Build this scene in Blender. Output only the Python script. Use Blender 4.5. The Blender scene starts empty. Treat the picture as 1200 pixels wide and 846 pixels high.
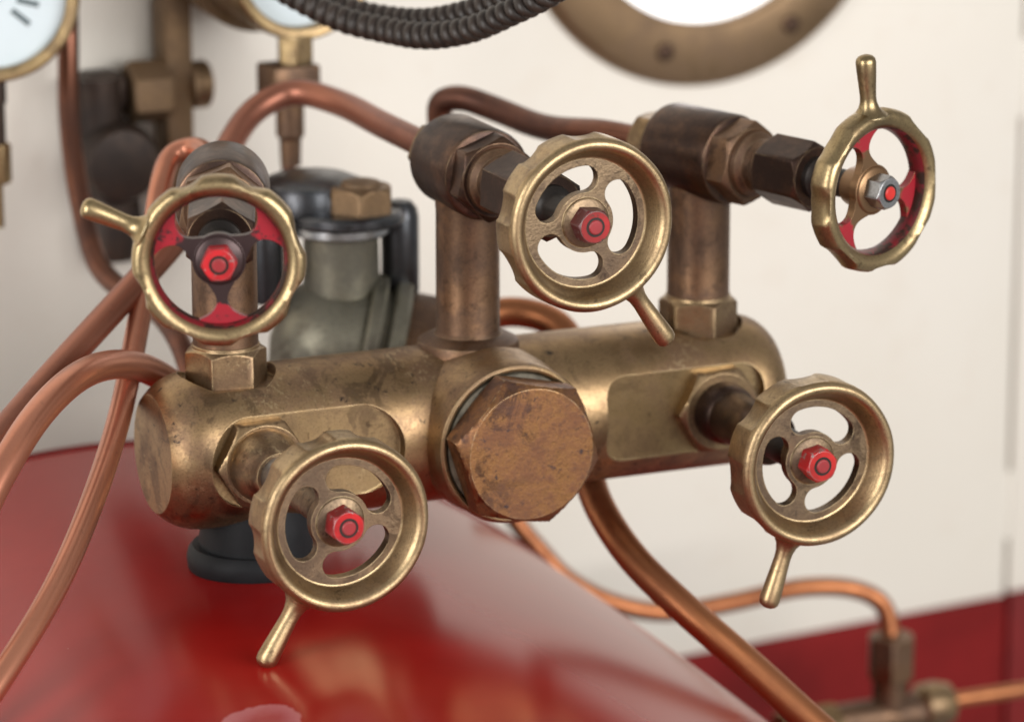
import bpy, bmesh, math, random
from mathutils import Matrix, Vector, noise
from mathutils.geometry import delaunay_2d_cdt
R_ = math.radians
random.seed(7)
scene = bpy.context.scene
C = scene.collection
MM = 0.001                                   # everything below is written in millimetres

# ------------------------------------------------------------------ camera
cam_d = bpy.data.cameras.new('camera'); cam = bpy.data.objects.new('camera', cam_d); C.objects.link(cam)
scene.camera = cam
yaw, pitch = R_(23.5), R_(14.65)
right = Vector((math.cos(yaw), -math.sin(yaw), 0)); fh = Vector((math.sin(yaw), math.cos(yaw), 0)); up0 = Vector((0, 0, 1))
fwd = fh*math.cos(pitch) - up0*math.sin(pitch); up = up0*math.cos(pitch) + fh*math.sin(pitch)
m = Matrix((right, up, -fwd)).transposed().to_4x4()
m.translation = Vector((-583.3, -1381.4, 415.5))*MM
cam.matrix_world = m
cam_d.lens = 135; cam_d.sensor_width = 36; cam_d.sensor_fit = 'HORIZONTAL'
cam_d.clip_start = 0.05; cam_d.clip_end = 50
cam_d.dof.use_dof = True; cam_d.dof.focus_distance = 1.452; cam_d.dof.aperture_fstop = 6.9; cam_d.dof.aperture_blades = 0

# ------------------------------------------------------------------ light
w = bpy.data.worlds.new('World'); scene.world = w; w.use_nodes = True
w.node_tree.nodes['Background'].inputs[0].default_value = (1.0, 0.985, 0.96, 1); w.node_tree.nodes['Background'].inputs[1].default_value = 0.33
def area(name, loc, target, sx, sy, watts, col):
    l = bpy.data.lights.new(name, 'AREA'); l.shape = 'RECTANGLE'; l.size = sx; l.size_y = sy; l.energy = watts; l.color = col
    o = bpy.data.objects.new(name, l); C.objects.link(o); o.location = loc
    o.rotation_euler = (Vector(target) - Vector(loc)).to_track_quat('-Z', 'Y').to_euler()
    return o
area('opening_left', (-1.75, -0.85, 0.45), (-0.05, -0.05, 0.05), 0.6, 1.2, 24, (1.0, 0.98, 0.95))
area('opening_front', (0.75, -2.5, 0.75), (0.1, 0.2, 0.0), 2.2, 1.2, 76, (1.0, 0.98, 0.955))
scene.view_settings.view_transform = 'Standard'; scene.view_settings.look = 'None'
scene.view_settings.gamma = 1; scene.view_settings.exposure = 0.08; scene.view_settings.use_curve_mapping = False
scene.cycles.max_bounces = 8; scene.cycles.use_denoising = True
scene.cycles.sample_clamp_indirect = 6

# ------------------------------------------------------------------ materials
MATS = {}
def nt_new(name):
    mt = bpy.data.materials.new(name); mt.use_nodes = True; n = mt.node_tree; n.nodes.clear()
    out = n.nodes.new('ShaderNodeOutputMaterial'); b = n.nodes.new('ShaderNodeBsdfPrincipled')
    n.links.new(b.outputs[0], out.inputs[0]); MATS[name] = mt
    return mt, n, b
def N(n, typ, ins=None, **kw):
    nd = n.nodes.new(typ)
    for k, v in kw.items(): setattr(nd, k, v)
    for k, v in (ins or {}).items():
        if isinstance(v, bpy.types.NodeSocket): n.links.new(v, nd.inputs[k])
        else: nd.inputs[k].default_value = v
    return nd
def c4(c): return (c[0], c[1], c[2], 1)
def noise_(n, vec, scale, detail=4, rough=0.55, dist=0.0):
    return N(n, 'ShaderNodeTexNoise', {'Vector': vec, 'Scale': scale, 'Detail': detail, 'Roughness': rough, 'Distortion': dist}).outputs[0]
def ramp(n, fac, lo, hi, a=0.0, b=1.0):
    return N(n, 'ShaderNodeMapRange', {'Value': fac, 'From Min': lo, 'From Max': hi, 'To Min': a, 'To Max': b}, interpolation_type='SMOOTHSTEP').outputs[0]
def mix(n, fac, a, b):
    nd = N(n, 'ShaderNodeMix', data_type='RGBA')
    for i, v in ((0, fac), (6, a), (7, b)):
        if isinstance(v, bpy.types.NodeSocket): n.links.new(v, nd.inputs[i])
        else: nd.inputs[i].default_value = v if i == 0 else c4(v)
    return nd.outputs[2]
def math_(n, op, a, b=0.0, clamp=False):
    nd = N(n, 'ShaderNodeMath', operation=op, use_clamp=clamp)
    for i, v in ((0, a), (1, b)):
        if isinstance(v, bpy.types.NodeSocket): n.links.new(v, nd.inputs[i])
        else: nd.inputs[i].default_value = v
    return nd.outputs[0]
def metal(name, base, patina, dark, pat=(0.42, 0.62), spots=0.5, rough=(0.28, 0.5), edge=None, edge_amt=0.8, bev=0.5, metallic=1.0, big=38.0, bump=0.12, verd=0.0, streak=False, fine=0.35, seed=0.0, patmetal=0.75, rings=None, stain=0.0, scuff=0.0, stain_col=(0.055, 0.034, 0.024)):
    """aged metal: clean metal, a brown tarnish film in soft blotches, small dark spots and rubbed-bright edges"""
    mt, n, b = nt_new(name)
    tc = N(n, 'ShaderNodeTexCoord').outputs['Object']
    vec = N(n, 'ShaderNodeMapping', {'Vector': tc, 'Location': (seed, seed*1.7, seed*0.6)}).outputs[0]
    f1 = noise_(n, vec, big, 5, 0.6, 0.4); f2 = noise_(n, vec, big*5, 4, 0.65); f3 = noise_(n, vec, 1100, 3, 0.6)
    mixf = math_(n, 'ADD', math_(n, 'MULTIPLY', f1, 0.7), math_(n, 'MULTIPLY', f2, 0.3))
    pm = ramp(n, mixf, pat[0], pat[1])
    col = mix(n, pm, base, patina)
    # fine mottling and specks
    col = mix(n, math_(n, 'MULTIPLY', ramp(n, f3, 0.45, 0.75), fine), col, dark)
    sp = noise_(n, vec, 160, 6, 0.7, 0.3); spm = math_(n, 'MULTIPLY', ramp(n, sp, 0.60, 0.68), spots)
    col = mix(n, spm, col, dark)
    if stain:
        w1 = noise_(n, vec, 42, 9, 0.72, 1.4); w2 = noise_(n, vec, 17, 3, 0.5)
        col = mix(n, math_(n, 'MULTIPLY', math_(n, 'MULTIPLY', ramp(n, w1, 0.50, 0.585), ramp(n, w2, 0.38, 0.60)), stain), col, stain_col)
        w3 = noise_(n, vec, 330, 5, 0.75, 0.5)
        col = mix(n, math_(n, 'MULTIPLY', ramp(n, w3, 0.61, 0.67), stain*0.7), col, dark)
    if scuff:
        sv = N(n, 'ShaderNodeMapping', {'Vector': vec, 'Rotation': (0.4, 0.9, 0.2), 'Scale': (1, 0.28, 1)}).outputs[0]
        u1 = noise_(n, sv, 700, 5, 0.7); u2 = noise_(n, vec, 22, 3)
        col = mix(n, math_(n, 'MULTIPLY', math_(n, 'MULTIPLY', ramp(n, u1, 0.53, 0.62), ramp(n, u2, 0.5, 0.62)), scuff), col, (0.66, 0.52, 0.30))
    if verd:
        v = noise_(n, vec, 95, 5, 0.7, 0.6); vm = math_(n, 'MULTIPLY', ramp(n, v, 0.62, 0.74), verd)
        col = mix(n, vm, col, (0.16, 0.20, 0.16))
    bevn = N(n, 'ShaderNodeBevel', {'Radius': bev*MM}, samples=4).outputs[0] if bev else N(n, 'ShaderNodeNewGeometry').outputs['Normal']
    em = None
    if edge:
        geo = N(n, 'ShaderNodeNewGeometry').outputs['Normal']
        bw = N(n, 'ShaderNodeBevel', {'Radius': bev*1.8*MM}, samples=4).outputs[0]
        dt = N(n, 'ShaderNodeVectorMath', {0: bw, 1: geo}, operation='DOT_PRODUCT').outputs['Value']
        em = ramp(n, dt, 0.985, 0.90)
        em = math_(n, 'MULTIPLY', math_(n, 'MULTIPLY', em, ramp(n, f2, 0.35, 0.6)), edge_amt)
        col = mix(n, em, col, edge)
    n.links.new(col, b.inputs['Base Color'])
    ro = N(n, 'ShaderNodeMapRange', {'Value': math_(n, 'ADD', math_(n, 'MULTIPLY', pm, 0.6), math_(n, 'MULTIPLY', f3, 0.4)), 'From Min': 0.0, 'From Max': 1.0, 'To Min': rough[0], 'To Max': rough[1]}).outputs[0]
    n.links.new(ro, b.inputs['Roughness'])
    me = math_(n, 'SUBTRACT', metallic, math_(n, 'MULTIPLY', math_(n, 'MAXIMUM', pm, spm), (1-patmetal)))
    n.links.new(me, b.inputs['Metallic'])
    h = math_(n, 'ADD', math_(n, 'MULTIPLY', f2, 0.6), math_(n, 'MULTIPLY', f3, 0.4))
    if rings is not None:                                  # lathe-turned: fine circular tool marks about the wheel's axis
        sx = N(n, 'ShaderNodeSeparateXYZ', {0: tc}); zz = math_(n, 'SUBTRACT', sx.outputs[2], rings*MM)
        rr = math_(n, 'SQRT', math_(n, 'ADD', math_(n, 'MULTIPLY', sx.outputs[0], sx.outputs[0]), math_(n, 'MULTIPLY', zz, zz)))
        rv = N(n, 'ShaderNodeCombineXYZ', {0: rr}).outputs[0]
        rn = noise_(n, rv, 1700, 3, 0.6)
        h = math_(n, 'ADD', h, math_(n, 'MULTIPLY', rn, 0.9))
        col = mix(n, math_(n, 'MULTIPLY', ramp(n, rn, 0.45, 0.7), 0.35), col, patina); n.links.new(col, b.inputs['Base Color'])
    if streak:
        st = N(n, 'ShaderNodeMapping', {'Vector': vec, 'Scale': (1, 1, 9)}).outputs[0]
        h = math_(n, 'ADD', h, math_(n, 'MULTIPLY', noise_(n, st, 420, 3, 0.6), 0.5))
    bp = N(n, 'ShaderNodeBump', {'Height': h, 'Strength': bump, 'Distance': 0.0006, 'Normal': bevn}).outputs[0]
    n.links.new(bp, b.inputs['Normal'])
    return mt
BR = (0.60, 0.44, 0.22); DK = (0.05, 0.03, 0.018)
metal('manifold_brass', (0.40, 0.268, 0.142), (0.22, 0.134, 0.078), (0.03, 0.022, 0.02), pat=(0.42, 0.62), spots=0.9, rough=(0.34, 0.52), edge=(0.60, 0.46, 0.26), verd=0.2, bump=0.24, patmetal=0.72, big=24, stain=0.5, scuff=0.45)
metal('milled_brass', (0.40, 0.285, 0.145), (0.25, 0.17, 0.09), DK, pat=(0.40, 0.62), spots=0.6, rough=(0.30, 0.48), edge=(0.62, 0.48, 0.27), bev=1.0, seed=3, patmetal=0.85, stain=0.45, scuff=0.4, bump=0.2)
metal('plug_brass', (0.37, 0.19, 0.08), (0.20, 0.09, 0.043), (0.05, 0.036, 0.04), pat=(0.40, 0.60), spots=0.9, rough=(0.32, 0.54), edge=(0.62, 0.46, 0.26), big=60, bump=0.3, seed=5.3, patmetal=0.6, stain=0.7, scuff=0.0, stain_col=(0.06, 0.034, 0.03))
for wn, wh in (('wheel_brass', 0.0), ('wheel_brass_upper', 75.0)):
    metal(wn, (0.48, 0.35, 0.195), (0.29, 0.20, 0.115), DK, pat=(0.42, 0.66), spots=0.55, stain=0.35, rough=(0.34, 0.52), edge=(0.74, 0.60, 0.36), edge_amt=0.9, bev=0.7, bump=0.2, seed=9+wh, patmetal=0.9, rings=wh)
metal('polished_brass', (0.43, 0.325, 0.175), (0.28, 0.20, 0.11), DK, pat=(0.42, 0.68), spots=0.5, stain=0.35, rough=(0.31, 0.47), edge=(0.74, 0.61, 0.37), bev=0.7, bump=0.16, seed=12, patmetal=0.9)
metal('web_bronze', (0.26, 0.185, 0.115), (0.145, 0.10, 0.066), (0.035, 0.027, 0.022), pat=(0.4, 0.6), spots=0.8, rough=(0.36, 0.56), edge=(0.5, 0.39, 0.23), bump=0.4, seed=15, patmetal=0.8, stain=0.7)
metal('dark_bronze', (0.135, 0.078, 0.052), (0.055, 0.034, 0.027), (0.022, 0.015, 0.013), pat=(0.35, 0.58), spots=0.4, rough=(0.28, 0.44), edge=(0.34, 0.24, 0.14), edge_amt=0.8, seed=19, patmetal=0.85, bump=0.16)
metal('riser_bronze', (0.24, 0.142, 0.084), (0.135, 0.08, 0.052), (0.03, 0.02, 0.016), pat=(0.38, 0.6), spots=0.5, rough=(0.38, 0.54), edge=(0.42, 0.30, 0.18), seed=23, patmetal=0.7, bump=0.16, stain=0.5)
metal('nut_brass', (0.37, 0.255, 0.14), (0.19, 0.12, 0.07), DK, pat=(0.4, 0.62), spots=0.6, rough=(0.28, 0.46), edge=(0.66, 0.50, 0.28), seed=27, stain=0.6, scuff=0.3, bump=0.2)
metal('copper', (0.56, 0.235, 0.145), (0.37, 0.145, 0.09), (0.12, 0.055, 0.04), pat=(0.42, 0.72), spots=0.2, rough=(0.29, 0.36), big=12, bump=0.0, seed=31, patmetal=0.85, metallic=0.8, verd=0.05, fine=0.06, bev=0)
metal('copper_mid', (0.36, 0.145, 0.092), (0.21, 0.082, 0.055), (0.08, 0.04, 0.03), pat=(0.4, 0.68), spots=0.25, rough=(0.34, 0.46), big=12, bump=0.02, seed=33, patmetal=0.8, metallic=0.8, verd=0.05, fine=0.06, bev=0)
metal('copper_bright', (0.46, 0.185, 0.082), (0.30, 0.112, 0.05), (0.12, 0.05, 0.03), pat=(0.40, 0.66), spots=0.35, rough=(0.36, 0.50), big=22, bump=0.1, seed=37, patmetal=0.75, fine=0.06, bev=0)
metal('copper_dark', (0.20, 0.088, 0.058), (0.105, 0.05, 0.037), (0.04, 0.022, 0.018), pat=(0.4, 0.62), spots=0.3, rough=(0.30, 0.46), big=26, bump=0.08, seed=41, patmetal=0.8, fine=0.06, bev=0)
metal('steel', (0.42, 0.43, 0.44), (0.27, 0.27, 0.28), (0.10, 0.09, 0.08), pat=(0.42, 0.66), spots=0.5, rough=(0.28, 0.44), edge=(0.8, 0.8, 0.8), bev=0.3, seed=45)
metal('grey_steel', (0.26, 0.245, 0.19), (0.15, 0.14, 0.11), (0.07, 0.07, 0.055), pat=(0.4, 0.62), spots=0.5, rough=(0.46, 0.62), edge=(0.42, 0.41, 0.34), seed=49, patmetal=0.5, stain=0.5)
metal('dark_steel', (0.10, 0.105, 0.115), (0.055, 0.055, 0.06), (0.02, 0.02, 0.02), pat=(0.4, 0.62), spots=0.4, rough=(0.26, 0.42), edge=(0.25, 0.25, 0.26), seed=53)
metal('black_iron', (0.035, 0.028, 0.024), (0.02, 0.016, 0.014), (0.01, 0.008, 0.008), pat=(0.4, 0.62), spots=0.4, rough=(0.36, 0.5), seed=57, metallic=0.6)
metal('brown_iron', (0.075, 0.05, 0.038), (0.035, 0.025, 0.021), (0.015, 0.011, 0.01), pat=(0.38, 0.62), spots=0.5, rough=(0.40, 0.58), seed=58, metallic=0.7)
metal('brown_bronze', (0.27, 0.18, 0.105), (0.19, 0.122, 0.07), (0.07, 0.045, 0.03), pat=(0.4, 0.62), spots=0.3, rough=(0.46, 0.62), seed=61, patmetal=0.5)

def paint(name, base, under, chip=(0.60, 0.66), scale=260, rough=0.35, edge_chip=0.8, var=None, bev=0.35, under_metal=0.9, bump=0.1, coat=0.0, seed=0.0, hub=None):
    """paint film over metal, chipped in specks and along the edges"""
    mt, n, b = nt_new(name)
    tc = N(n, 'ShaderNodeTexCoord').outputs['Object']
    vec = N(n, 'ShaderNodeMapping', {'Vector': tc, 'Location': (seed, seed, seed)}).outputs[0]
    f = noise_(n, vec, scale, 6, 0.7, 0.3); g = noise_(n, vec, scale*0.35, 4)
    ch = ramp(n, f, *chip)
    if edge_chip:
        geo = N(n, 'ShaderNodeNewGeometry').outputs['Normal']
        bw = N(n, 'ShaderNodeBevel', {'Radius': bev*1.6*MM}, samples=4).outputs[0]
        dt = N(n, 'ShaderNodeVectorMath', {0: bw, 1: geo}, operation='DOT_PRODUCT').outputs['Value']
        ch = math_(n, 'MAXIMUM', ch, math_(n, 'MULTIPLY', math_(n, 'MULTIPLY', ramp(n, dt, 0.98, 0.9), ramp(n, g, 0.38, 0.6)), edge_chip))
    if hub is not None:                                    # rubbed off round the hub
        sx = N(n, 'ShaderNodeSeparateXYZ', {0: tc}); zz = math_(n, 'SUBTRACT', sx.outputs[2], hub*MM)
        rr = math_(n, 'SQRT', math_(n, 'ADD', math_(n, 'MULTIPLY', sx.outputs[0], sx.outputs[0]), math_(n, 'MULTIPLY', zz, zz)))
        rr = math_(n, 'ADD', rr, math_(n, 'MULTIPLY', math_(n, 'SUBTRACT', f, 0.5), 0.014))
        ch = math_(n, 'MAXIMUM', ch, ramp(n, rr, 0.0168, 0.0153))
    col = mix(n, ramp(n, g, 0.35, 0.7), base, var or tuple(x*0.6 for x in base))
    col = mix(n, ch, col, under)
    n.links.new(col, b.inputs['Base Color']); n.links.new(math_(n, 'MULTIPLY', ch, under_metal), b.inputs['Metallic'])
    b.inputs['Roughness'].default_value = rough; b.inputs['Coat Weight'].default_value = coat
    bevn = N(n, 'ShaderNodeBevel', {'Radius': bev*MM}, samples=4).outputs[0]
    bp = N(n, 'ShaderNodeBump', {'Height': f, 'Strength': bump, 'Distance': 0.0004, 'Normal': bevn}).outputs[0]
    n.links.new(bp, b.inputs['Normal'])
    return mt
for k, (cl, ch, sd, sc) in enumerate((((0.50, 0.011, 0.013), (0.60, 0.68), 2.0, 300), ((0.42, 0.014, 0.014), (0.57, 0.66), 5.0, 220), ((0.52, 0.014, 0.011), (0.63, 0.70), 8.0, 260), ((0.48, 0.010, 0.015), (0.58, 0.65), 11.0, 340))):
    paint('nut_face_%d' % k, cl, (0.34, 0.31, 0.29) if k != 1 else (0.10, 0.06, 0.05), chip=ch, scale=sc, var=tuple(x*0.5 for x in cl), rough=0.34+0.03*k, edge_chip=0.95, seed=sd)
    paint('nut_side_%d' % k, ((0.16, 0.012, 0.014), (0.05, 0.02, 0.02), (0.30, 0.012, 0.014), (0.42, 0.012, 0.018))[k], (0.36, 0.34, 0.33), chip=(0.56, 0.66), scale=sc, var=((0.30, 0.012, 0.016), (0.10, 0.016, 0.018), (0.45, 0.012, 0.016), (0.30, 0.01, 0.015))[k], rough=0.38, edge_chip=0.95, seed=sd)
paint('red_tip_paint', (0.30, 0.02, 0.025), (0.25, 0.22, 0.2), chip=(0.64, 0.72), var=(0.2, 0.02, 0.022), rough=0.4)
paint('bright_tip_paint', (0.52, 0.025, 0.02), (0.25, 0.22, 0.2), chip=(0.70, 0.76), var=(0.62, 0.03, 0.02), rough=0.4)
paint('worn_red_paint', (0.30, 0.010, 0.02), (0.055, 0.034, 0.034), chip=(0.54, 0.62), scale=150, var=(0.24, 0.012, 0.022), rough=0.34, under_metal=0.6, edge_chip=0.6, hub=74.4)
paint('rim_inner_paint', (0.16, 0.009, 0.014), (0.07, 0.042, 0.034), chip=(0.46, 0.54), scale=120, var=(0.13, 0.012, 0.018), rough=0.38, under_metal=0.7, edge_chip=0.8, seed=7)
paint('worn_red_brass', (0.32, 0.012, 0.022), (0.27, 0.16, 0.085), chip=(0.54, 0.62), scale=130, var=(0.30, 0.012, 0.022), rough=0.36, under_metal=0.85, edge_chip=0.9, seed=4, hub=74.4)

def plain(name, col, rough=0.5, var=0.12, scale=60, metallic=0.0, bump=0.05, coat=0.0, emit=0.0, spec=0.5):
    mt, n, b = nt_new(name)
    tc = N(n, 'ShaderNodeTexCoord').outputs['Object']
    f = noise_(n, tc, scale, 5, 0.6)
    n.links.new(mix(n, ramp(n, f, 0.3, 0.7), tuple(x*(1-var) for x in col), tuple(min(1, x*(1+var)) for x in col)), b.inputs['Base Color'])
    b.inputs['Roughness'].default_value = rough; b.inputs['Metallic'].default_value = metallic; b.inputs['Coat Weight'].default_value = coat
    b.inputs['Specular IOR Level'].default_value = spec
    if bump:
        n.links.new(N(n, 'ShaderNodeBump', {'Height': noise_(n, tc, scale*6, 3), 'Strength': bump, 'Distance': 0.001}).outputs[0], b.inputs['Normal'])
    if emit:
        b.inputs['Emission Color'].default_value = c4(col); b.inputs['Emission Strength'].default_value = emit
    return mt
plain('black_rubber', (0.012, 0.013, 0.015), 0.55, 0.2, 90, spec=0.25)
plain('coil_plastic', (0.026, 0.017, 0.013), 0.42, 0.3, 120, bump=0.1)
plain('dial_white', (0.60, 0.68, 0.72), 0.35, 0.03, 20, bump=0)
plain('dial_ink', (0.10, 0.13, 0.14), 0.5, 0.1, 20, bump=0)
plain('window_glow', (1.0, 1.0, 1.0), 0.3, 0.0, 10, bump=0, emit=0.85)
plain('red_wainscot', (0.17, 0.007, 0.007), 0.5, 0.2, 14, bump=0.03, spec=0.2)
plain('dark_joint', (0.05, 0.035, 0.03), 0.7, 0.2, 30)
plain('verdigris', (0.115, 0.10, 0.072), 0.6, 0.4, 160, bump=0.3, metallic=0.2)
def wall_paint():
    mt, n, b = nt_new('cream_paint')
    tc = N(n, 'ShaderNodeTexCoord').outputs['Object']
    f = noise_(n, tc, 5, 6, 0.6); g = noise_(n, tc, 40, 5, 0.65)
    col = mix(n, ramp(n, f, 0.3, 0.7), (0.775, 0.73, 0.65), (0.80, 0.76, 0.69))
    col = mix(n, math_(n, 'MULTIPLY', ramp(n, g, 0.5, 0.75), 0.25), col, (0.70, 0.62, 0.52))
    n.links.new(col, b.inputs['Base Color']); b.inputs['Roughness'].default_value = 0.45
    n.links.new(N(n, 'ShaderNodeBump', {'Height': noise_(n, tc, 90, 4), 'Strength': 0.08, 'Distance': 0.002}).outputs[0], b.inputs['Normal'])
wall_paint()
def boiler_paint():
    mt, n, b = nt_new('boiler_red')
    tc = N(n, 'ShaderNodeTexCoord').outputs['Object']
    f = noise_(n, tc, 9, 5, 0.6); g = noise_(n, tc, 300, 6, 0.7)
    col = mix(n, ramp(n, f, 0.3, 0.7), (0.265, 0.007, 0.006), (0.32, 0.010, 0.008))
    col = mix(n, math_(n, 'MULTIPLY', ramp(n, g, 0.72, 0.78), 0.6), col, (0.55, 0.25, 0.22))
    # one pale pink patch with a ragged outline, near the front
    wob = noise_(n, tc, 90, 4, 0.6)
    d = N(n, 'ShaderNodeVectorMath', {0: tc, 1: PINK_PATCH}, operation='DISTANCE').outputs['Value']
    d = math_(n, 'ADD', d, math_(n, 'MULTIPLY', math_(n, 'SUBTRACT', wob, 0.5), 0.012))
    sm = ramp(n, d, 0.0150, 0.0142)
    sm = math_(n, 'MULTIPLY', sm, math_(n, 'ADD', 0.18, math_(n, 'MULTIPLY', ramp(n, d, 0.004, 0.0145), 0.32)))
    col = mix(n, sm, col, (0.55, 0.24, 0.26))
    n.links.new(col, b.inputs['Base Color'])
    n.links.new(ramp(n, noise_(n, tc, 16, 5), 0.3, 0.75, 0.30, 0.42), b.inputs['Roughness']); b.inputs['Specular IOR Level'].default_value = 0.0
    b.inputs['Coat Weight'].default_value = 1.0; b.inputs['Coat Roughness'].default_value = 0.20; b.inputs['Coat IOR'].default_value = 1.33
    n.links.new(N(n, 'ShaderNodeBump', {'Height': math_(n, 'ADD', noise_(n, tc, 28, 3), math_(n, 'MULTIPLY', noise_(n, tc, 420, 2), 0.12)), 'Strength': 0.16, 'Distance': 0.001}).outputs[0], b.inputs['Normal'])
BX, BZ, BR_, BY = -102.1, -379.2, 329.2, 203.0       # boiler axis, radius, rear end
_a = (-145-BX)/BR_; PINK_PATCH = (_a*BR_*MM, -0.164, math.sqrt(1-_a*_a)*BR_*MM)   # centre of the pale pink patch, in the boiler's own frame
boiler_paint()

# ------------------------------------------------------------------ mesh helpers (millimetres)
def T(x, y, z): return Matrix.Translation((x, y, z))
RX90 = Matrix.Rotation(math.pi/2, 4, 'X')             # lathe axis z -> -Y (towards the viewer)
RY90 = Matrix.Rotation(math.pi/2, 4, 'Y')             # lathe axis z -> +X
def grid(bm, rows, closed=True, mi=0):
    """rows of vertex positions (a row may be a single point); joined ring to ring"""
    vr = [[bm.verts.new(p) for p in r] for r in rows]
    for a, b in zip(vr, vr[1:]):
        n = max(len(a), len(b))
        rng = range(n if closed else n-1)
        for i in rng:
            j = (i+1) % n
            q = []
            for v in ((a[i] if len(a) > 1 else a[0]), (a[j] if len(a) > 1 else a[0]), (b[j] if len(b) > 1 else b[0]), (b[i] if len(b) > 1 else b[0])):
                if v not in q: q.append(v)
            if len(q) >= 3:
                f = bm.faces.new(q); f.material_index = mi
def lathe(bm, prof, seg=64, M=Matrix(), rf=None, mi=0):
    rows = []
    for r, z in prof:
        if r <= 1e-6: rows.append([M @ Vector((0, 0, z))]); continue
        row = []
        for i in range(seg):
            t = 2*math.pi*i/seg
            rr = rf(r, z, t) if rf else r
            row.append(M @ Vector((rr*math.cos(t), rr*math.sin(t), z)))
        rows.append(row)
    grid(bm, rows, True, mi)
def arc(cx, cz, r, a0, a1, n=6):
    return [(cx + r*math.cos(R_(a0+(a1-a0)*i/n)), cz + r*math.sin(R_(a0+(a1-a0)*i/n))) for i in range(n+1)]
def cyl(bm, r, z0, z1, M=Matrix(), seg=48, c=0.6, mi=0):
    lathe(bm, [(0, z0), (r-c, z0), (r, z0+c), (r, z1-c), (r-c, z1), (0, z1)], seg, M, mi=mi)
def hexa(bm, ap, z0, z1, M=Matrix(), ch0=0.0, ch1=1.6, rot=0.0, n=6, seg=96, bore=0.0, mi=0):
    """hexagon bar with the conical corner chamfer of a real nut; ap = half across flats"""
    Rc = ap/math.cos(math.pi/n)
    step = 2*math.pi/n
    def rh(t):
        u = (t - R_(rot)) % step - step/2
        return ap/math.cos(u)
    def lim(z):
        l = Rc+1
        if ch1 and z > z1-ch1: l = min(l, Rc - (Rc-ap*0.965)*(z-(z1-ch1))/ch1)
        if ch0 and z < z0+ch0: l = min(l, Rc - (Rc-ap*0.965)*((z0+ch0)-z)/ch0)
        return l
    zs = sorted(set([z0, z1] + ([z0+ch0*k/5 for k in range(6)] if ch0 else []) + ([z1-ch1*k/5 for k in range(6)] if ch1 else [])))
    rows = [[M @ Vector((0, 0, z0))]]
    for z in zs:
        rows.append([M @ Vector((min(rh(t), lim(z))*math.cos(t), min(rh(t), lim(z))*math.sin(t), z)) for t in [2*math.pi*i/seg for i in range(seg)]])
    rows.append([M @ Vector((0, 0, z1))])
    grid(bm, rows, True, mi)
def box(bm, x0, x1, y0, y1, z0, z1, M=Matrix(), bev=0.0):
    t = bmesh.new()
    bmesh.ops.create_cube(t, size=1)
    for v in t.verts: v.co = Vector(((x0+x1)/2 + v.co.x*(x1-x0), (y0+y1)/2 + v.co.y*(y1-y0), (z0+z1)/2 + v.co.z*(z1-z0)))
    if bev: bmesh.ops.bevel(t, geom=t.edges[:], offset=bev, segments=2, affect='EDGES', profile=0.5)
    for v in t.verts: v.co = M @ v.co
    me = bpy.data.meshes.new('t'); t.to_mesh(me); t.free(); bm.from_mesh(me); bpy.data.meshes.remove(me)
def spline(pts, sub=10):
    P = [Vector(p) for p in pts]; P = [P[0]*2-P[1]] + P + [P[-1]*2-P[-2]]; out = []
    for i in range(1, len(P)-2):
        p0, p1, p2, p3 = P[i-1:i+3]
        # centripetal Catmull-Rom keeps bends round
        def tj(ti, a, b): return ti + max((b-a).length, 1e-6)**0.5
        t0 = 0; t1 = tj(t0, p0, p1); t2 = tj(t1, p1, p2); t3 = tj(t2, p2, p3)
        for k in range(sub):
            t = t1 + (t2-t1)*k/sub
            A1 = p0*((t1-t)/(t1-t0)) + p1*((t-t0)/(t1-t0)); A2 = p1*((t2-t)/(t2-t1)) + p2*((t-t1)/(t2-t1)); A3 = p2*((t3-t)/(t3-t2)) + p3*((t-t2)/(t3-t2))
            B1 = A1*((t2-t)/(t2-t0)) + A2*((t-t0)/(t2-t0)); B2 = A2*((t3-t)/(t3-t1)) + A3*((t-t1)/(t3-t1))
            out.append(B1*((t2-t)/(t2-t1)) + B2*((t-t1)/(t2-t1)))
    out.append(P[-2])
    for _ in range(6):                                    # relax into an even curve
        out = [out[0]] + [out[i]*0.5 + (out[i-1]+out[i+1])*0.25 for i in range(1, len(out)-1)] + [out[-1]]
    return out
def tube(bm, P, r, seg=24):
    rows = []; t = (P[1]-P[0]).normalized(); nrm = t.orthogonal().normalized()
    for i, p in enumerate(P):
        t = (P[min(i+1, len(P)-1)] - P[max(i-1, 0)]).normalized()
        nrm = (nrm - t*nrm.dot(t)).normalized(); bn = t.cross(nrm)
        rr = r(i/(len(P)-1)) if callable(r) else r
        rows.append([p + (nrm*math.cos(a) + bn*math.sin(a))*rr for a in [2*math.pi*k/seg for k in range(seg)]])
    rows = [[P[0]]] + rows + [[P[-1]]]
    grid(bm, rows)
def finish(name, me, mats, parent=None, sharp=32, loc=None):
    me.name = name
    for m_ in ([mats] if isinstance(mats, str) else mats): me.materials.append(MATS[m_])
    me.polygons.foreach_set('use_smooth', [True]*len(me.polygons))
    me.set_sharp_from_angle(angle=R_(sharp))
    o = bpy.data.objects.new(name, me); C.objects.link(o)
    if parent: o.parent = parent
    if loc: o.location = Vector(loc)*MM
    return o
def obj(name, bm, mats, parent=None, sharp=32, loc=None):
    bmesh.ops.recalc_face_normals(bm, faces=bm.faces[:])
    for v in bm.verts: v.co *= MM
    me = bpy.data.meshes.new(name); bm.to_mesh(me); bm.free()
    return finish(name, me, mats, parent, sharp, loc)
def thing(name, label, cat, loc=(0, 0, 0), rz=0.0, group=None):
    o = bpy.data.objects.new(name, None); C.objects.link(o); o.location = Vector(loc)*MM; o.rotation_euler = (0, 0, rz)
    o.empty_display_size = 0.02
    return tag(o, label, cat, group)
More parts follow.
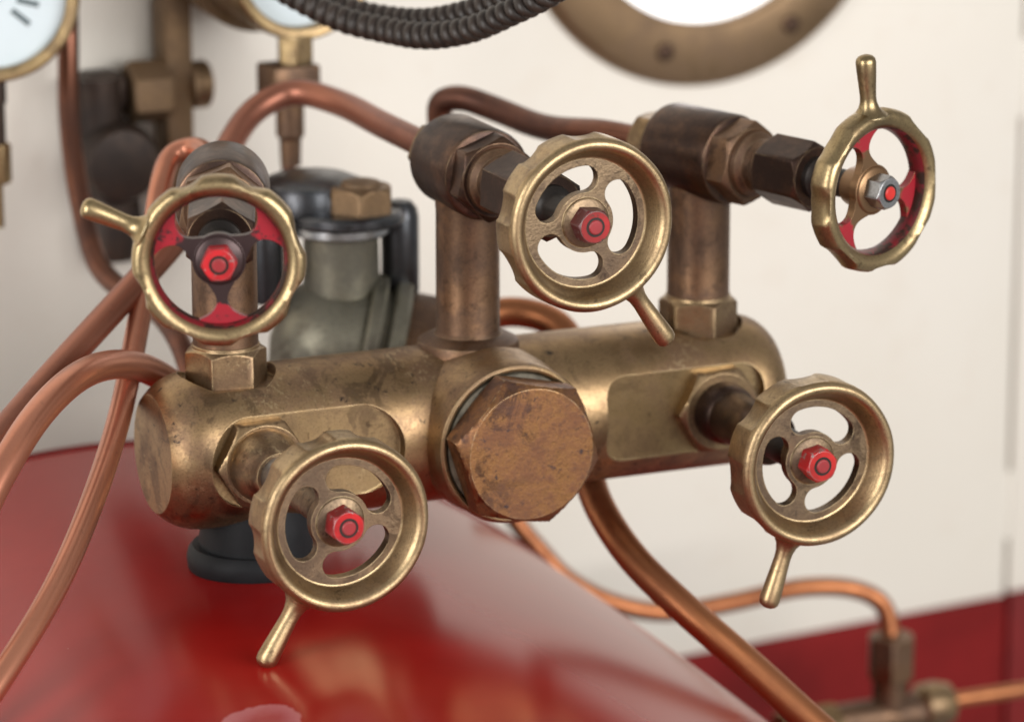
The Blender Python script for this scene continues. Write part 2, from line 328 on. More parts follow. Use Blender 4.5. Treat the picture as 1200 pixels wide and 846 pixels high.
def tag(o, label, cat, group=None):
    o['label'] = label; o['category'] = cat
    if group: o['group'] = group
    return o
def B(): return bmesh.new()
def boolean(o, cutters, op='DIFFERENCE'):
    for c in cutters:
        md = o.modifiers.new('cut', 'BOOLEAN'); md.operation = op; md.solver = 'EXACT'; md.object = c
    bpy.context.view_layer.update()
    me = bpy.data.meshes.new_from_object(o.evaluated_get(bpy.context.evaluated_depsgraph_get()))
    o.modifiers.clear(); old = o.data; o.data = me; bpy.data.meshes.remove(old)
    for c in cutters: bpy.data.objects.remove(c)
    me.polygons.foreach_set('use_smooth', [True]*len(me.polygons)); me.set_sharp_from_angle(angle=R_(32))

# ------------------------------------------------------------------ setting: cabin wall, door, red wainscot
WA = R_(6.0)                                             # the wall turns slightly away to the right
WM = Matrix.Translation((0, 300, 0)) @ Matrix.Rotation(WA, 4, 'Z')
ZB = -241                                                # top of the red band
def wl(bm):
    for v in bm.verts: v.co = WM @ v.co
    return bm
WG = 467                                                 # joint between the fixed wall and the door
b = B(); box(b, -900, WG-1.5, 0, 20, ZB, 700, bev=1.0)
wall = obj('wall', wl(b), 'cream_paint'); wall['kind'] = 'structure'
# hole for the porthole
PX, PZ = 267, 175
c_ = B(); lathe(c_, [(0, -40), (84.8, -40), (84.8, 60), (0, 60)], 96, WM @ T(PX, 0, PZ) @ RX90); cutter = obj('hole', c_, 'cream_paint')
boolean(wall, [cutter])
b = B(); box(b, -900, WG-1.5, -2.2, 20, -700, ZB-0.4, bev=0.8); obj('wainscot', wl(b), 'red_wainscot', wall)
b = B(); box(b, WG-6, WG+8, 12, 18, -700, 700); obj('joint_backing', wl(b), 'dark_joint', wall)
door = thing('door', 'cream door with red foot, hung on painted hinges beside the cabin wall', 'door', tuple(WM @ Vector((WG, 0, -700))))
def dpart(name, bm, mat):
    o = obj(name, wl(bm), mat); o.parent = door; o.matrix_parent_inverse = Matrix.Translation(-door.location); return o
b = B(); box(b, WG+1.8, WG+500, 0.6, 20, ZB+1, 700, bev=1.2); dpart('door_panel', b, 'cream_paint')
b = B(); box(b, WG+1.8, WG+500, -1.8, 20, -700, ZB+0.6, bev=1.0); dpart('door_foot', b, 'red_wainscot')
for zc, hh in ((46, 21), (-190, 19)):
    b = B(); box(b, WG-1.3, WG+1.6, 1.0, 8, zc-hh, zc+hh, bev=0.3); dpart('hinge', b, 'cream_paint')

# porthole
port = thing('porthole', 'round brass-rimmed porthole with bright milky pane in the cream wall', 'porthole', tuple(WM @ Vector((PX, 0, PZ))))
port.rotation_euler.z = WA
b = B(); lathe(b, [(82, -14), (82, 5), (83.5, 7), (85, 7.5), (109, 6.5), (112.5, 4.6), (114, 2), (114, 0.2), (85, 0.2), (84.5, -14), (82, -14)], 144, RX90)
obj('rim', b, 'brown_bronze', port)
b = B(); lathe(b, [(0, 0.6), (82.4, 0.6), (82.4, -2.5), (0, -2.5)], 96, RX90); obj('pane', b, 'window_glow', port)
for k in range(8):
    a = R_(-90+25.5+k*45+3)
    b = B(); lathe(b, [(4.6, 5), (4.6, 8.4), (3.6, 9.6), (0, 10.2)], 20, RX90 @ T(98*math.cos(a), 98*math.sin(a), 0)); obj('bolt', b, 'dark_bronze', port)

# ------------------------------------------------------------------ boiler
boil = thing('boiler', 'large glossy red horizontal boiler carrying the brass manifold', 'boiler', (BX, 0, BZ), R_(-2.0))
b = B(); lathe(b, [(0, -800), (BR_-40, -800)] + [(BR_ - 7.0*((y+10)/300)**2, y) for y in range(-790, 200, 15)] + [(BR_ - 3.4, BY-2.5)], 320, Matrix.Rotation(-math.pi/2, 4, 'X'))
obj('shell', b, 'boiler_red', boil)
b = B(); lathe(b, [(BR_-3.8, BY-6), (BR_-2.4, BY-5), (BR_-2.2, BY-2), (BR_-4.4, BY), (0, BY)], 320, Matrix.Rotation(-math.pi/2, 4, 'X'))
obj('end_ring', b, 'red_wainscot', boil)

# ------------------------------------------------------------------ manifold
MR = 31.5
man = thing('manifold', 'long tarnished brass manifold cylinder with a big hexagonal plug on its front', 'manifold', (0, 0, -50))
def mobj(name, bm, mat, sharp=32):
    for v in bm.verts: v.co.z += 50
    return obj(name, bm, mat, man, sharp)
prof = [(0, -136), (23.4, -136), (24.2, -135.3), (26.0, -133.4), (27.7, -131.2), (29.1, -128.8), (30.2, -126.2), (31.0, -123.2), (31.4, -120.2), (31.5, -117)]
prof += [(MR, x) for x in range(-110, 110, 10)]
prof += [(31.5, 114), (31.3, 117.5), (30.7, 121), (29.7, 124), (28.2, 126.8), (26.4, 129), (24.6, 130.6), (23.6, 131.2), (0, 131.2)]
b = B(); lathe(b, prof, 192, RY90)
body = mobj('body', b, ['manifold_brass', 'milled_brass'], 18)
def rrect(x0, x1, z0, z1, r, n=10):
    pts = []
    for cx, cz, a0 in ((x1-r, z1-r, 0), (x0+r, z1-r, 90), (x0+r, z0+r, 180), (x1-r, z0+r, 270)):
        for k in range(n+1): a = R_(a0+90*k/n); pts.append((cx+r*math.cos(a), cz+r*math.sin(a)))
    return pts
def cut_flat(x0, x1, r, yflat, h=24):
    bm = B(); P = rrect(x0, x1, -h, h, r)
    grid(bm, [[Vector((0.5*(x0+x1), -60, 50))], [Vector((x, -60, z+50)) for x, z in P], [Vector((x, yflat, z+50)) for x, z in P], [Vector((0.5*(x0+x1), yflat, 50))]], mi=1)
    o = obj('cutter', bm, ['manifold_brass', 'milled_brass']); o.location = man.location; return o
def cut_top(x, r, z):
    bm = B(); lathe(bm, [(0, z), (r, z), (r, 60), (0, 60)], 64, T(x, 0, 50), mi=0)
    o = obj('cutter', bm, ['manifold_brass', 'milled_brass']); o.location = man.location; return o
boolean(body, [cut_flat(-122, -42, 17.5, -25.6, 18.2), cut_flat(46, 117, 9, -25.6, 17.6), cut_top(-105, 19.5, 26.6), cut_top(101, 18.5, 26.6)])
# boss, sealing ring and plug
b = B(); lathe(b, [(0, 0), (33.6, 0), (33.6, 26), (33.0, 29), (32.6, 33), (32.6, 42.4), (32.0, 43.8), (31.0, 44.3), (30.0, 44.0), (29.4, 43.0), (29.0, 41.0), (0, 41)], 144, RX90); mobj('boss', b, 'manifold_brass')
b = B(); lathe(b, [(0, 40), (28.2, 40), (29.0, 41.6), (28.6, 43.6), (26, 44.9), (0, 44.9)], 96, RX90); mobj('sealing_ring', b, 'verdigris')
b = B(); hexa(b, 27.2, 44.5, 59.5, RX90, ch0=1.6, ch1=4.6, rot=-12, seg=240); mobj('plug', b, 'plug_brass')
# foot: neck down to the boiler with a rubber gasket
b = B(); lathe(b, [(0, -45), (23.6, -45), (23.4, -38), (22.4, -30), (21, -24), (0, -20)], 72, T(-93, 0, 0)); mobj('neck', b, 'black_rubber')
b = B(); lathe(b, [(0, -52), (25, -52), (26.2, -50), (26.6, -46), (26, -43), (24.4, -41), (0, -40.6)], 72, T(-95, 0, 0)); mobj('gasket', b, 'black_rubber')

# ------------------------------------------------------------------ handwheels
def sstep(a, b, x): x = max(0, min(1, (x-a)/(b-a))); return x*x*(3-2*x)
def flat_web(outer, slots, thick, bev):
    loops = [outer] + slots; V2 = []; E2 = []; F2 = []
    for P in loops:
        k = len(V2); n = len(P); V2 += [Vector(p) for p in P]; F2.append([k+i for i in range(n)])
    vs, es, fs, _, _, _ = delaunay_2d_cdt(V2, [], F2, 2, 1e-4)
    bm = B()
    for z in (thick/2, -thick/2):
        vv = [bm.verts.new((v.x, v.y, z)) for v in vs]
        for f in fs: bm.faces.new([vv[i] for i in f])
    for P in loops:
        n = len(P); lv = [[bm.verts.new((p[0], p[1], z)) for p in P] for z in (thick/2, 0, -thick/2)]
        for a, c in zip(lv, lv[1:]):
            for i in range(n): bm.faces.new((a[i], a[(i+1) % n], c[(i+1) % n], c[i]))
    bmesh.ops.remove_doubles(bm, verts=bm.verts[:], dist=0.002)
    return bm
def circle(r, n=96): return [(r*math.cos(2*math.pi*i/n), r*math.sin(2*math.pi*i/n)) for i in range(n)]
def bean(ac, rc, half, wd, n=14):
    a0, a1 = R_(ac-half), R_(ac+half); P = []
    for k in range(25): a = a0+(a1-a0)*k/24; P.append(((rc+wd)*math.cos(a), (rc+wd)*math.sin(a)))
    for k in range(1, n): t = a1+math.pi*k/n; P.append((rc*math.cos(a1)+wd*math.cos(t), rc*math.sin(a1)+wd*math.sin(t)))
    for k in range(25): a = a1+(a0-a1)*k/24; P.append(((rc-wd)*math.cos(a), (rc-wd)*math.sin(a)))
    for k in range(1, n): t = a0+math.pi+math.pi*k/n; P.append((rc*math.cos(a0)+wd*math.cos(t), rc*math.sin(a0)+wd*math.sin(t)))
    return P
def open_slot(ac, ri, ro, half=60.0, n=18):
    def w(r): return 1.9 + (7.4*((r-15)/(ro-15))**2 if r > 15 else 3.0*((15-r)/(15-ri))**2)
    P = []
    for k in range(n+1): r = ri+(ro-ri)*k/n; a = R_(ac-half)+math.asin(w(r)/r); P.append((r*math.cos(a), r*math.sin(a)))
    a0 = R_(ac-half)+math.asin(w(ro)/ro); a1 = R_(ac+half)-math.asin(w(ro)/ro)
    for k in range(1, 20): a = a0+(a1-a0)*k/20; P.append((ro*math.cos(a), ro*math.sin(a)))
    for k in range(n+1): r = ro-(ro-ri)*k/n; a = R_(ac+half)-math.asin(w(r)/r); P.append((r*math.cos(a), r*math.sin(a)))
    b0 = R_(ac+half)-math.asin(w(ri)/ri); b1 = R_(ac-half)+math.asin(w(ri)/ri)
    for k in range(1, 14): a = b0+(b1-b0)*k/14; P.append((ri*math.cos(a), ri*math.sin(a)))
    return P
def handwheel(parent, M, kind, slot0, lever_a, scal0, mats, nut_rot=10, nscal=9, size=1.07):
    """kind 'dished' = deep rim, web with bean slots; kind 'open' = slim rim with three flared spokes"""
    rim_m, web_m, lev_m, nut_m, tip_m = mats
    M = M @ Matrix.Scale(size, 4)
    if kind == 'dished':
        prof = [(22.2, -1.2), (23.2, -0.8), (24.2, 1.2), (25.4, 3.6), (26.2, 5.0), (27.0, 6.0), (28.0, 6.6), (29.0, 6.6), (29.9, 6.1), (30.5, 5.2), (30.9, 4.2), (31.0, 3.4), (31.0, 2.4), (31.0, 0.0), (31.0, -3.0), (31.0, -7.6), (30.6, -8.6), (29.6, -9.2), (27, -9.2), (24.5, -8.4), (23, -6.6), (22.2, -4.8)]
    else:
        prof = [(23.0, -1.6), (23.2, 0.6), (24.2, 2.8), (26.0, 4.3), (27.6, 4.8), (29.2, 4.4), (30.2, 3.4), (30.8, 1.8), (31.0, 0), (31.0, -2.2), (30.6, -4.0), (29.6, -5.4), (28, -6.0), (26.0, -5.8), (24.0, -4.8), (23.0, -3.6)]
    def rf(r, z, t):
        if r < 28.4: return r
        tj = t + 0.10*noise.noise(Vector((math.cos(t)*1.7, math.sin(t)*1.7, slot0*3.1)))
        g = max(0, (math.cos(nscal*(tj-R_(scal0)))-0.05)/0.95)**0.6 * (0.8+0.5*noise.noise(Vector((math.cos(t)*1.3, math.sin(t)*1.3, slot0))))
        if kind == 'dished': h = sstep(4.4, 2.6, z) * sstep(28.4, 30.0, r); dep = 1.9
        else: h = sstep(28.4, 30.4, r); dep = 2.1
        if kind == 'open': g = max(0, (math.cos(nscal*(tj-R_(scal0)))+0.25)/1.25)**1.1
        wob = 0.25*noise.noise(Vector((math.cos(t)*2.2+slot0, math.sin(t)*2.2, z*0.1)))
        return r - dep*g*h + wob
    b = B(); lathe(b, prof + [prof[0]], 288, M, rf); bmesh.ops.remove_doubles(b, verts=b.verts[:], dist=0.01)
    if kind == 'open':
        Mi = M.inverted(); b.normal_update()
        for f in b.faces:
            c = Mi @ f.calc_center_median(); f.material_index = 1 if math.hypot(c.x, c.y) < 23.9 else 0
    rim = obj('handwheel', b, [rim_m, 'rim_inner_paint'], parent, 40)
    if kind == 'dished':
        b = flat_web(circle(22.9), [bean(slot0+120*k, 15.4, 34, 4.75) for k in range(3)], 4.0, 0.5); zc = -3.0
        hubp = [(0, -12), (7.0, -12), (7.4, -11), (8.2, -3), (8.8, -1.2), (8.8, -0.4), (8.2, 0.1), (0, 0.1)]; ntop = 0.1
    else:
        b = flat_web(circle(25.0), [open_slot(slot0+120*k, 9.6, 23.4) for k in range(3)], 3.4, 0.5); zc = -2.6
        hubp = [(0, -12), (7.0, -12), (7.4, -11), (8.6, -4), (9.2, -1.4), (8.8, -0.4), (8.0, 0.2), (0, 0.2)]; ntop = 0.2
    for v in b.verts: v.co = M @ (v.co + Vector((0, 0, zc)))
    lathe(b, hubp, 48, M); obj('spokes', b, web_m, rim, 40)
    # lever peg
    a = R_(lever_a); ca, sa = math.cos(a), math.sin(a)
    LM = M @ Matrix.Rotation(a, 4, 'Z') @ T(28.6, 0, -0.6) @ RY90 @ Matrix.Diagonal((1, 1, 1.0 if kind == 'dished' else 0.84, 1))
    prof = [(0, 0), (7.2, 0.2), (5.2, 2.0), (3.9, 4.0), (3.2, 6.5), (3.05, 9.0), (3.3, 14), (3.65, 20), (3.85, 24.5), (3.6, 26.2), (2.8, 27.3), (1.6, 27.9), (0, 28.1)]
    b = B(); lathe(b, prof, 32, LM); obj('lever', b, lev_m, rim, 50)
    # hub nut: dark painted sides and bright face are separate faces of one nut
    b = B(); hexa(b, 5.7, ntop, ntop+7.4, M, ch1=1.1, rot=nut_rot, seg=72)
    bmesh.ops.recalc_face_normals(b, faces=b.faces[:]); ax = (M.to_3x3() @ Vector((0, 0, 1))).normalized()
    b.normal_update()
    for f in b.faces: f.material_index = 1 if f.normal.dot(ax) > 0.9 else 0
    lathe(b, [(3.5, ntop+7.45), (0, ntop+7.45)], 32, M, mi=2)
    obj('hub_nut', b, nut_m + ['black_iron'], rim, 28)
    b = B(); lathe(b, [(0, ntop+6.5), (2.6, ntop+6.5), (2.6, ntop+7.7), (2.2, ntop+8.05), (0, ntop+8.1)], 32, M); obj('stem_tip', b, tip_m, rim, 40)
    return rim
def AM(k, w='wheel_brass'): return (w, 'web_bronze', w, ['nut_side_%d' % k, 'nut_face_%d' % k], 'red_tip_paint')
def AX(h, d=0): return T(0, -d, h) @ RX90               # valve-local: axis forward at height h

# ------------------------------------------------------------------ upper valves
def upper_valve(label, loc, rz, h, L, base, wheel):
    v = thing('stop_valve', label, 'valve', loc, rz)
    H = AX(h)
    b = B(); lathe(b, [(0, 0), (13.0, 0), (13.0, 2)] + [(12.9, 3), (12.8, h-18), (13.2, h-12), (0, h-8)], 56); obj('riser', b, 'riser_bronze', v)
    if base == 'nut':
        b = B(); hexa(b, 14.2, -1.0, 14.0, ch0=0, ch1=1.8, rot=12); lathe(b, [(13.6, 13.6), (13.4, 15.2), (12.2, 15.8)], 48); obj('base_nut', b, 'nut_brass', v)
    else:
        b = B(); lathe(b, [(0, -2), (20.5, -2), (20.8, 2.0), (20.2, 4.0), (17.2, 5.6), (13.6, 6.6), (12.2, 9.5), (0, 9.5)], 72); obj('collar', b, 'riser_bronze', v)
    # body barrel lying on the riser
    b = B(); lathe(b, [(0, -18), (16.4, -18), (18.0, -16.6), (18.4, -15), (18.4, 18.4), (17.8, 20), (16.6, 20.6), (0, 20.6)], 80, H); obj('body', b, 'dark_bronze', v)
    b = B(); hexa(b, 12.2, -31, -18, H, ch0=2.0, ch1=0, rot=4); lathe(b, [(8.4, -33.5), (9.6, -31)], 40, H); obj('union_nut', b, 'nut_brass', v)
    b = B(); hexa(b, 15.2, 20.4, 31, H, ch0=0, ch1=2.0, rot=20); obj('bonnet_nut', b, 'dark_bronze' if base != 'nut' else 'riser_bronze', v)
    b = B(); lathe(b, [(0, 30), (13.6, 30), (13.0, 33), (10.8, 35), (10.6, 38.5), (11.6, 40), (11.6, 42), (0, 42)], 56, H); obj('bonnet', b, 'riser_bronze', v)
    b = B(); hexa(b, 12.4, 42, L-32, H, ch0=1.2, ch1=2.2, rot=26); obj('gland_nut', b, 'dark_bronze', v)
    b = B(); lathe(b, [(0, L-33), (8.6, L-33), (8.2, L-30), (6.2, L-28.5), (5.6, L-27), (5.6, L-10), (0, L-10)], 40, H); obj('stem', b, 'black_iron', v)
    handwheel(v, AX(h, L), **wheel)
    return v
Z0 = 26.6
upper_valve('stop valve with red-painted spokes whose lever points left above the copper bends', (-105, 0, Z0), R_(-20), 101-Z0, 112, 'nut',
    dict(kind='open', slot0=93, lever_a=157, scal0=20, mats=('polished_brass', 'worn_red_paint', 'polished_brass', ['nut_side_3', 'nut_face_3'], 'red_tip_paint'), nut_rot=4, nscal=8, size=1.015))
upper_valve('stop valve on a round collar rising behind the hexagonal plug', (-2, 0, 29.0), R_(0), 104-29.0, 114, 'collar',
    dict(kind='dished', slot0=4, lever_a=-55, scal0=8, mats=AM(1, 'wheel_brass_upper'), nut_rot=-6))
upper_valve('stop valve with plain steel hub nut and lever standing straight up', (101, 0, Z0), R_(18), 101-Z0, 98, 'nut',
    dict(kind='open', slot0=47, lever_a=97, scal0=3, mats=('polished_brass', 'worn_red_brass', 'polished_brass', ['steel', 'steel'], 'bright_tip_paint'), nut_rot=14, nscal=8, size=1.045))

# ------------------------------------------------------------------ lower front valves
def front_valve(label, x, L, kind, wheel):
    v = thing('drain_valve', label, 'valve', (x, -25.6, 0), 0)
    H = AX(0)
    b = B(); hexa(b, 16.4, 0, 7.0, H, ch0=0, ch1=2.0, rot=2, seg=120); obj('base_nut', b, 'nut_brass', v)
    if kind == 'cone':
        b = B(); lathe(b, [(0, 6), (14.6, 6), (14.4, 9), (13.6, 13), (12.0, 17), (10.0, 19.5), (9.6, 22), (9.2, 23), (0, 23)], 64, H); obj('bonnet', b, 'nut_brass', v)
        b = B(); lathe(b, [(0, 22), (7.8, 22), (7.8, 40), (7.0, 41), (0, 41)], 48, H); obj('stem_collar', b, 'steel', v)
        b = B(); lathe(b, [(0, 40), (6.6, 40), (6.6, L-14), (6.0, L-12), (0, L-12)], 48, H); obj('stem', b, 'web_bronze', v)
    else:
        b = B(); lathe(b, [(0, 6), (12.8, 6), (12.4, 12), (11.8, 15), (10.6, 16.5), (10.6, 34), (11.2, 35), (11.2, L-36), (10.4, L-34.5), (9.0, L-34), (0, L-34)], 64, H); obj('bonnet', b, 'dark_bronze', v)
        b = B(); lathe(b, [(0, L-35), (7.4, L-35), (7.4, L-14), (6.6, L-12), (0, L-12)], 48, H); obj('stem', b, 'black_iron', v)
    handwheel(v, AX(0, L), **wheel)
    return v
front_valve('brass valve screwed into the front flat beside the black rubber gasket', -101.0, 88.5, 'cone',
    dict(kind='dished', slot0=57, lever_a=-121, scal0=-12, mats=AM(0), nut_rot=22))
front_valve('brass valve with brown stem screwed into the rounded flat right of the plug', 96.6, 86, 'straight',
    dict(kind='dished', slot0=72, lever_a=-108, scal0=4, nscal=8, mats=AM(2), nut_rot=12))

# ------------------------------------------------------------------ copper pipes
def pipe(label, pts, r, mat, cat='pipe', sub=10):
    b = B(); P = spline(pts, sub); base = P[0].copy()
    tube(b, [p-base for p in P], r, 48)
    return tag(obj('copper_pipe', b, mat, None, 60, base), label, cat)
pipe('copper pipe arching back from the collared valve and sweeping down to the left', [(-2,31,104),(-2,60,104),(-2,95,104),(-5,136,106),(-18,156,108),(-35,156,102),(-52,143,90),(-73,114,75),(-101,78,64),(-126,60,50),(-166,24,32),(-198,-4,16),(-226,-31,3),(-290,-80,4),(-330,-110,-20)], 5.7, 'copper_mid')
pipe('thin bright copper pipe curling behind the red-spoked wheel and running down over the boiler', [(-95,29,101),(-91,40,101),(-82,85,99),(-83,100,99),(-91,103,96),(-101,90,85),(-110,74,65),(-124,52,39),(-144,14,15),(-176,-44,-6),(-203,-83,-24),(-231,-110,-44),(-251,-123,-61),(-275,-136,-88)], 4.7, 'copper')
pipe('thick copper pipe bending out of the back of the manifold at its rounded end', [(-108,26,8),(-114,40,16),(-129,29,27),(-150,7,36),(-171,-17,39),(-191,-38,34),(-208,-56,24),(-226,-71,4),(-240,-84,-30),(-252,-94,-72)], 5.8, 'copper')
pipe('brown copper pipe running from the steel-nut valve to a bend behind the collared valve', [(92,29,101),(88,40,101),(82,54,101),(72,91,97),(61,120,101),(51,134,104),(45,141,101),(45,142,90),(46,136,66),(42,122,28),(30,102,-2),(20,89,-36)], 5.6, 'copper_dark')
pipe('thick orange copper pipe dropping from under the manifold beside the boiler', [(21,81,-16),(34,93,6),(49,95,16),(62,90,17),(73,78,13),(76,61,-2),(68,37,-21),(59,13,-40),(62,-17,-60),(74,-44,-77),(94,-66,-98),(110,-85,-116),(131,-109,-139),(160,-150,-182),(185,-190,-232)], 6.5, 'copper_bright')
pipe('thin orange copper pipe hooking over into the brass tee by the red wainscot', [(112,238,-104),(119,232,-122),(131,225,-139),(142,221,-152),(164,218,-166),(190,212,-173),(225,205,-170),(257,196,-164),(282,188,-166),(295,184,-174),(298,181,-188),(297,178,-200)], 4.6, 'copper_bright')
pipe('blurred copper pipe hanging past the round dial and down behind the manifold', [(-85,264,148),(-88,256,115),(-92,245,90),(-95,228,66),(-96,212,46),(-97,191,31),(-94,165,25),(-87,139,21),(-85,112,10),(-85,96,-8)], 4.8, 'copper_dark')

# ------------------------------------------------------------------ coiled black cable
cable = thing('coiled_cable', 'black coiled cable sagging in front of the cream wall', 'cable', (-20, 190, 150))
def coil(pts, rc, rw, pitch_c, ph, per=20):
    cp = spline(pts, 40); cum = [0]
    for a, c in zip(cp, cp[1:]): cum.append(cum[-1]+(c-a).length)
    P = []; nturn = int(cum[-1]/pitch_c); k = 0; nv = Vector((0, 0, 1))
    for i in range(nturn*per):
        q = cum[-1]*i/(nturn*per)
        while k < len(cum)-2 and cum[k+1] < q: k += 1
        f = (q-cum[k])/(cum[k+1]-cum[k]); p = cp[k].lerp(cp[k+1], f); t = (cp[k+1]-cp[k]).normalized()
        n1 = (nv-t*nv.dot(t)).normalized(); n2 = t.cross(n1); a = 2*math.pi*i/per + ph
        P.append(p + (n1*math.cos(a)+n2*math.sin(a))*rc - Vector((-20, 190, 150)))
    b = B(); tube(b, P, rw, 12); obj('run', b, 'coil_plastic', cable, 60)
coil([(-39,142,163),(-30,121,156),(-18,98,149),(-7,76,147),(1,50,148),(10,25,154),(18,2,164),(25,-16,173),(34,-38,187)], 2.9, 2.8, 5.75, 0.0)
coil([(-34,156,164),(-24,137,157),(-12,114,151),(-1,92,149),(8,67,151),(17,42,158),(26,19,168),(32,1,178),(42,-18,191)], 2.9, 2.8, 5.75, 1.4)

# ------------------------------------------------------------------ gauges on the wall
def gauge(label, loc, r, depth, face_extra=0):
    g = thing('pressure_gauge', label, 'gauge', loc, WA)
    b = B(); lathe(b, [(r-6.0, -1), (r-6.0, 3.0), (r-4.8, 4.6), (r-1.4, 5.2), (r-0.2, 4.4), (r, 2.4), (r, -5), (r-2, -6)], 96, RX90); obj('bezel', b, 'milled_brass', g)
    b = B(); lathe(b, [(0, -depth), (r-6, -depth), (r-3, -depth+3), (r-2, -6), (r-3, -4), (0, -4)], 72, RX90); obj('case', b, 'brown_bronze', g)
    b = B(); lathe(b, [(0, -3), (r-3, -3), (r-3, -1.5), (0, -1.5)], 72, RX90); d = obj('dial', b, 'dial_white', g)
    for k in range(11):
        a = R_(-132+k*26.4+90+2); b = B(); box(b, (r-4.6)*0.33, (r-4.6)*0.62, -1.3, 1.3, -1.5, -1.2, RX90 @ Matrix.Rotation(a, 4, 'Z')); obj('scale_mark', b, 'dial_ink', d)
    b = B(); box(b, -1.4, 1.4, 0, r*0.5, -1.2, -0.6, RX90 @ Matrix.Rotation(R_(60), 4, 'Z')); lathe(b, [(3.6, -1.2), (3.6, 0), (0, 0.2)], 24, RX90); obj('pointer', b, 'dial_ink', d)
    return g
g1 = gauge('round white dial in a bright brass bezel beside a copper pipe', (-127.9, 237.1, 145.5), 38.4, 11)
g1.rotation_euler.z = R_(-20)
b = B(); lathe(b, [(0, -35), (5, -35), (5, -48), (0, -48)], 32); lathe(b, [(4.2, -48), (4.2, -66), (0, -66)], 32); obj('stem', b, 'brown_iron', g1)
b = B(); hexa(b, 5.4, -84, -66, ch0=1, ch1=1); lathe(b, [(2.2, -104), (2.2, -84)], 24); obj('stem_nut', b, 'milled_brass', g1)
g2 = gauge('round dial behind the black coiled cable on a stubby brass stem', (4.5, 206, 157), 35.5, 40)
b = B(); lathe(b, [(0, -98), (17, -98), (36, -62), (38, -40), (0, -40)], 72, RX90); obj('back_flange', b, 'brown_bronze', g2)
b = B(); hexa(b, 7.4, -46, -33, T(-3, 0, 0), ch0=1.2, ch1=0, rot=10); obj('stem_nut', b, 'milled_brass', g2)
b = B(); box(b, -17, 6, -8, 12, -64, -46, bev=1.5); obj('stem_block', b, 'riser_bronze', g2)
b = B(); lathe(b, [(0, -64), (6.4, -64), (6.4, -78), (5.0, -80), (4.6, -92), (0, -92)], 32, T(-6, 0, 0)); obj('stem_tail', b, 'riser_bronze', g2)
b = B(); lathe(b, [(0, -90), (3.4, -90), (3.4, -150), (0, -150)], 24, T(-7, 0, 0)); obj('tail_pipe', b, 'copper_dark', g2)

# bar with a black cock
bar = thing('bracket_bar', 'upright brown metal bar with black cock and bronze knob on the wall', 'bracket', (-31, 281, 20))
b = B(); box(b, -6, 6.5, -10, 10, 8, 190, bev=0.8); obj('bar', b, 'brown_bronze', bar)
b = B(); cyl(b, 11, 6.5, 15.5, T(0, -4, 71) @ RY90, 40, 1.2); obj('knob', b, 'brown_bronze', bar)
b = B(); hexa(b, 12.5, -24, -6, T(0, -6, 70) @ RY90, ch0=1.5, ch1=0); obj('cock_nut', b, 'brown_bronze', bar)
b = B(); lathe(b, [(0, -2), (17, -2), (19, 4), (19, 18), (16, 24), (8, 26), (0, 26)], 56, T(-32, 0, 40) @ RX90); lathe(b, [(0, -20), (10, -20), (12, 0), (12, 34), (0, 34)], 40, T(-38, -4, 44)); obj('cock_body', b, 'brown_iron', bar)
b = B(); box(b, -46, -24, -12, 10, 62, 80, bev=5); obj('cock_cap', b, 'brown_iron', bar)
b = B(); lathe(b, [(0, -26), (13, -26), (15, -10), (13, 6), (0, 8)], 40, T(-31, 2, 18)); obj('cock_tail', b, 'brown_iron', bar)

# ------------------------------------------------------------------ grey yoke valve behind the manifold
yv = thing('yoke_valve', 'grey steel valve with brass cap nut and dark yoke behind the manifold', 'valve', (-15, 112, -34))
FM = T(8, -6, 36) @ Matrix.Rotation(R_(-22), 4, 'Z') @ Matrix.Rotation(R_(12), 4, 'Y') @ RY90
b = B(); lathe(b, [(0, -40), (14, -38), (23, -33), (28.5, -26), (31, -16), (31.5, -4), (30.5, 0), (0, 0)], 80, FM); obj('body', b, 'grey_steel', yv)
b = B(); lathe(b, [(0, -1), (34, -1), (35.4, 0.4), (35.4, 4.4), (34.4, 5.6), (0, 5.6)], 80, FM); obj('flange', b, 'grey_steel', yv)
b = B(); lathe(b, [(0, 5), (29.5, 5), (29.5, 8.4), (33.4, 9.2), (34.4, 10.4), (34.4, 15), (33.2, 16.4), (0, 16.4)], 80, FM); obj('flange', b, 'grey_steel', yv)
b = B(); lathe(b, [(0, 16), (30, 16), (30.6, 20), (30.6, 40), (27, 47), (18, 51), (0, 52)], 72, FM); obj('outlet', b, 'riser_bronze', yv)
b = B(); lathe(b, [(0, 50), (16.6, 50), (16.4, 71), (16.0, 88), (16.4, 90), (0, 90)], 56, T(0, -4, 0)); obj('neck', b, 'grey_steel', yv)
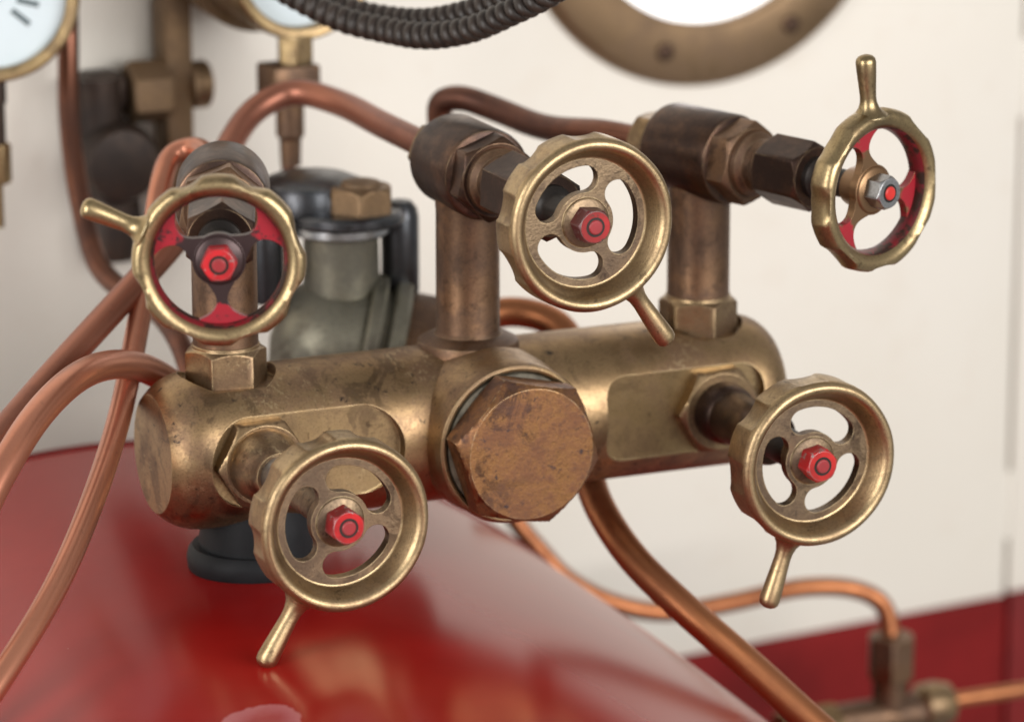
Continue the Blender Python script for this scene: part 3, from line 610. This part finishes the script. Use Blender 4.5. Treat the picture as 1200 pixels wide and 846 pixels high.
b = B(); lathe(b, [(0, 89.5), (19.5, 89.5), (20.8, 90.6), (20.8, 93.4), (19.6, 94.6), (0, 94.6)], 64, T(0, -4, 0)); obj('ring', b, 'steel', yv)
b = B(); lathe(b, [(0, 94.4), (23, 94.4), (24.4, 95.6), (24.4, 98.4), (22.5, 99.8), (0, 100)], 64, T(3, -5, 0)); obj('plate', b, 'dark_steel', yv)
b = B(); lathe(b, [(0, 96), (21, 96), (23.5, 98), (24, 105), (22, 109.5), (16, 112), (0, 112.4)], 64, T(-7, 12, 0)); obj('cap', b, 'dark_steel', yv)
for x, y, r in ((27, -4, 8.2), (-30, 6, 7.4)):
    b = B(); lathe(b, [(0, 60), (r-0.8, 60), (r, 62), (r, 94), (r-0.8, 98), (r-3.2, 101), (0, 102)], 40, T(x, y, 0)); obj('yoke_post', b, 'dark_steel', yv)
b = B(); hexa(b, 12.8, 99.6, 110.5, T(7, -10, 0), ch1=2.4, rot=9); lathe(b, [(9, 110), (8, 112.4), (4, 113.4), (0, 113.6)], 32, T(7, -10, 0)); obj('cap_nut', b, 'brown_bronze', yv)

# ------------------------------------------------------------------ brass tee on the wainscot
tee = thing('pipe_tee', 'brass pipe tee and couplings in front of the red wainscot', 'tee fitting', (297, 178, -232))
b = B(); hexa(b, 10.6, 22, 44, ch0=1, ch1=1.5, rot=5); lathe(b, [(0, 0), (8.8, 0), (8.8, 23), (0, 23)], 40); obj('coupling_nut', b, 'riser_bronze', tee)
b = B(); cyl(b, 9.5, -42, 20, T(0, 0, 2) @ RY90, 40, 1.0); obj('body', b, 'riser_bronze', tee)
b = B(); hexa(b, 12.5, -60, -30, T(0, 0, -1) @ RY90, ch0=1.5, ch1=1.5); obj('side_nut', b, 'milled_brass', tee)
b = B(); lathe(b, [(0, 14), (8, 15), (11.5, 18), (12, 26), (10, 33), (5, 35), (0, 35)], 40, T(0, 0, 4) @ RY90); obj('end_nut', b, 'nut_brass', tee)
b = B(); lathe(b, [(0, 30), (3.8, 30), (3.8, 140), (0, 140)], 28, T(0, 0, 5) @ RY90); obj('tail_pipe', b, 'copper_bright', tee)
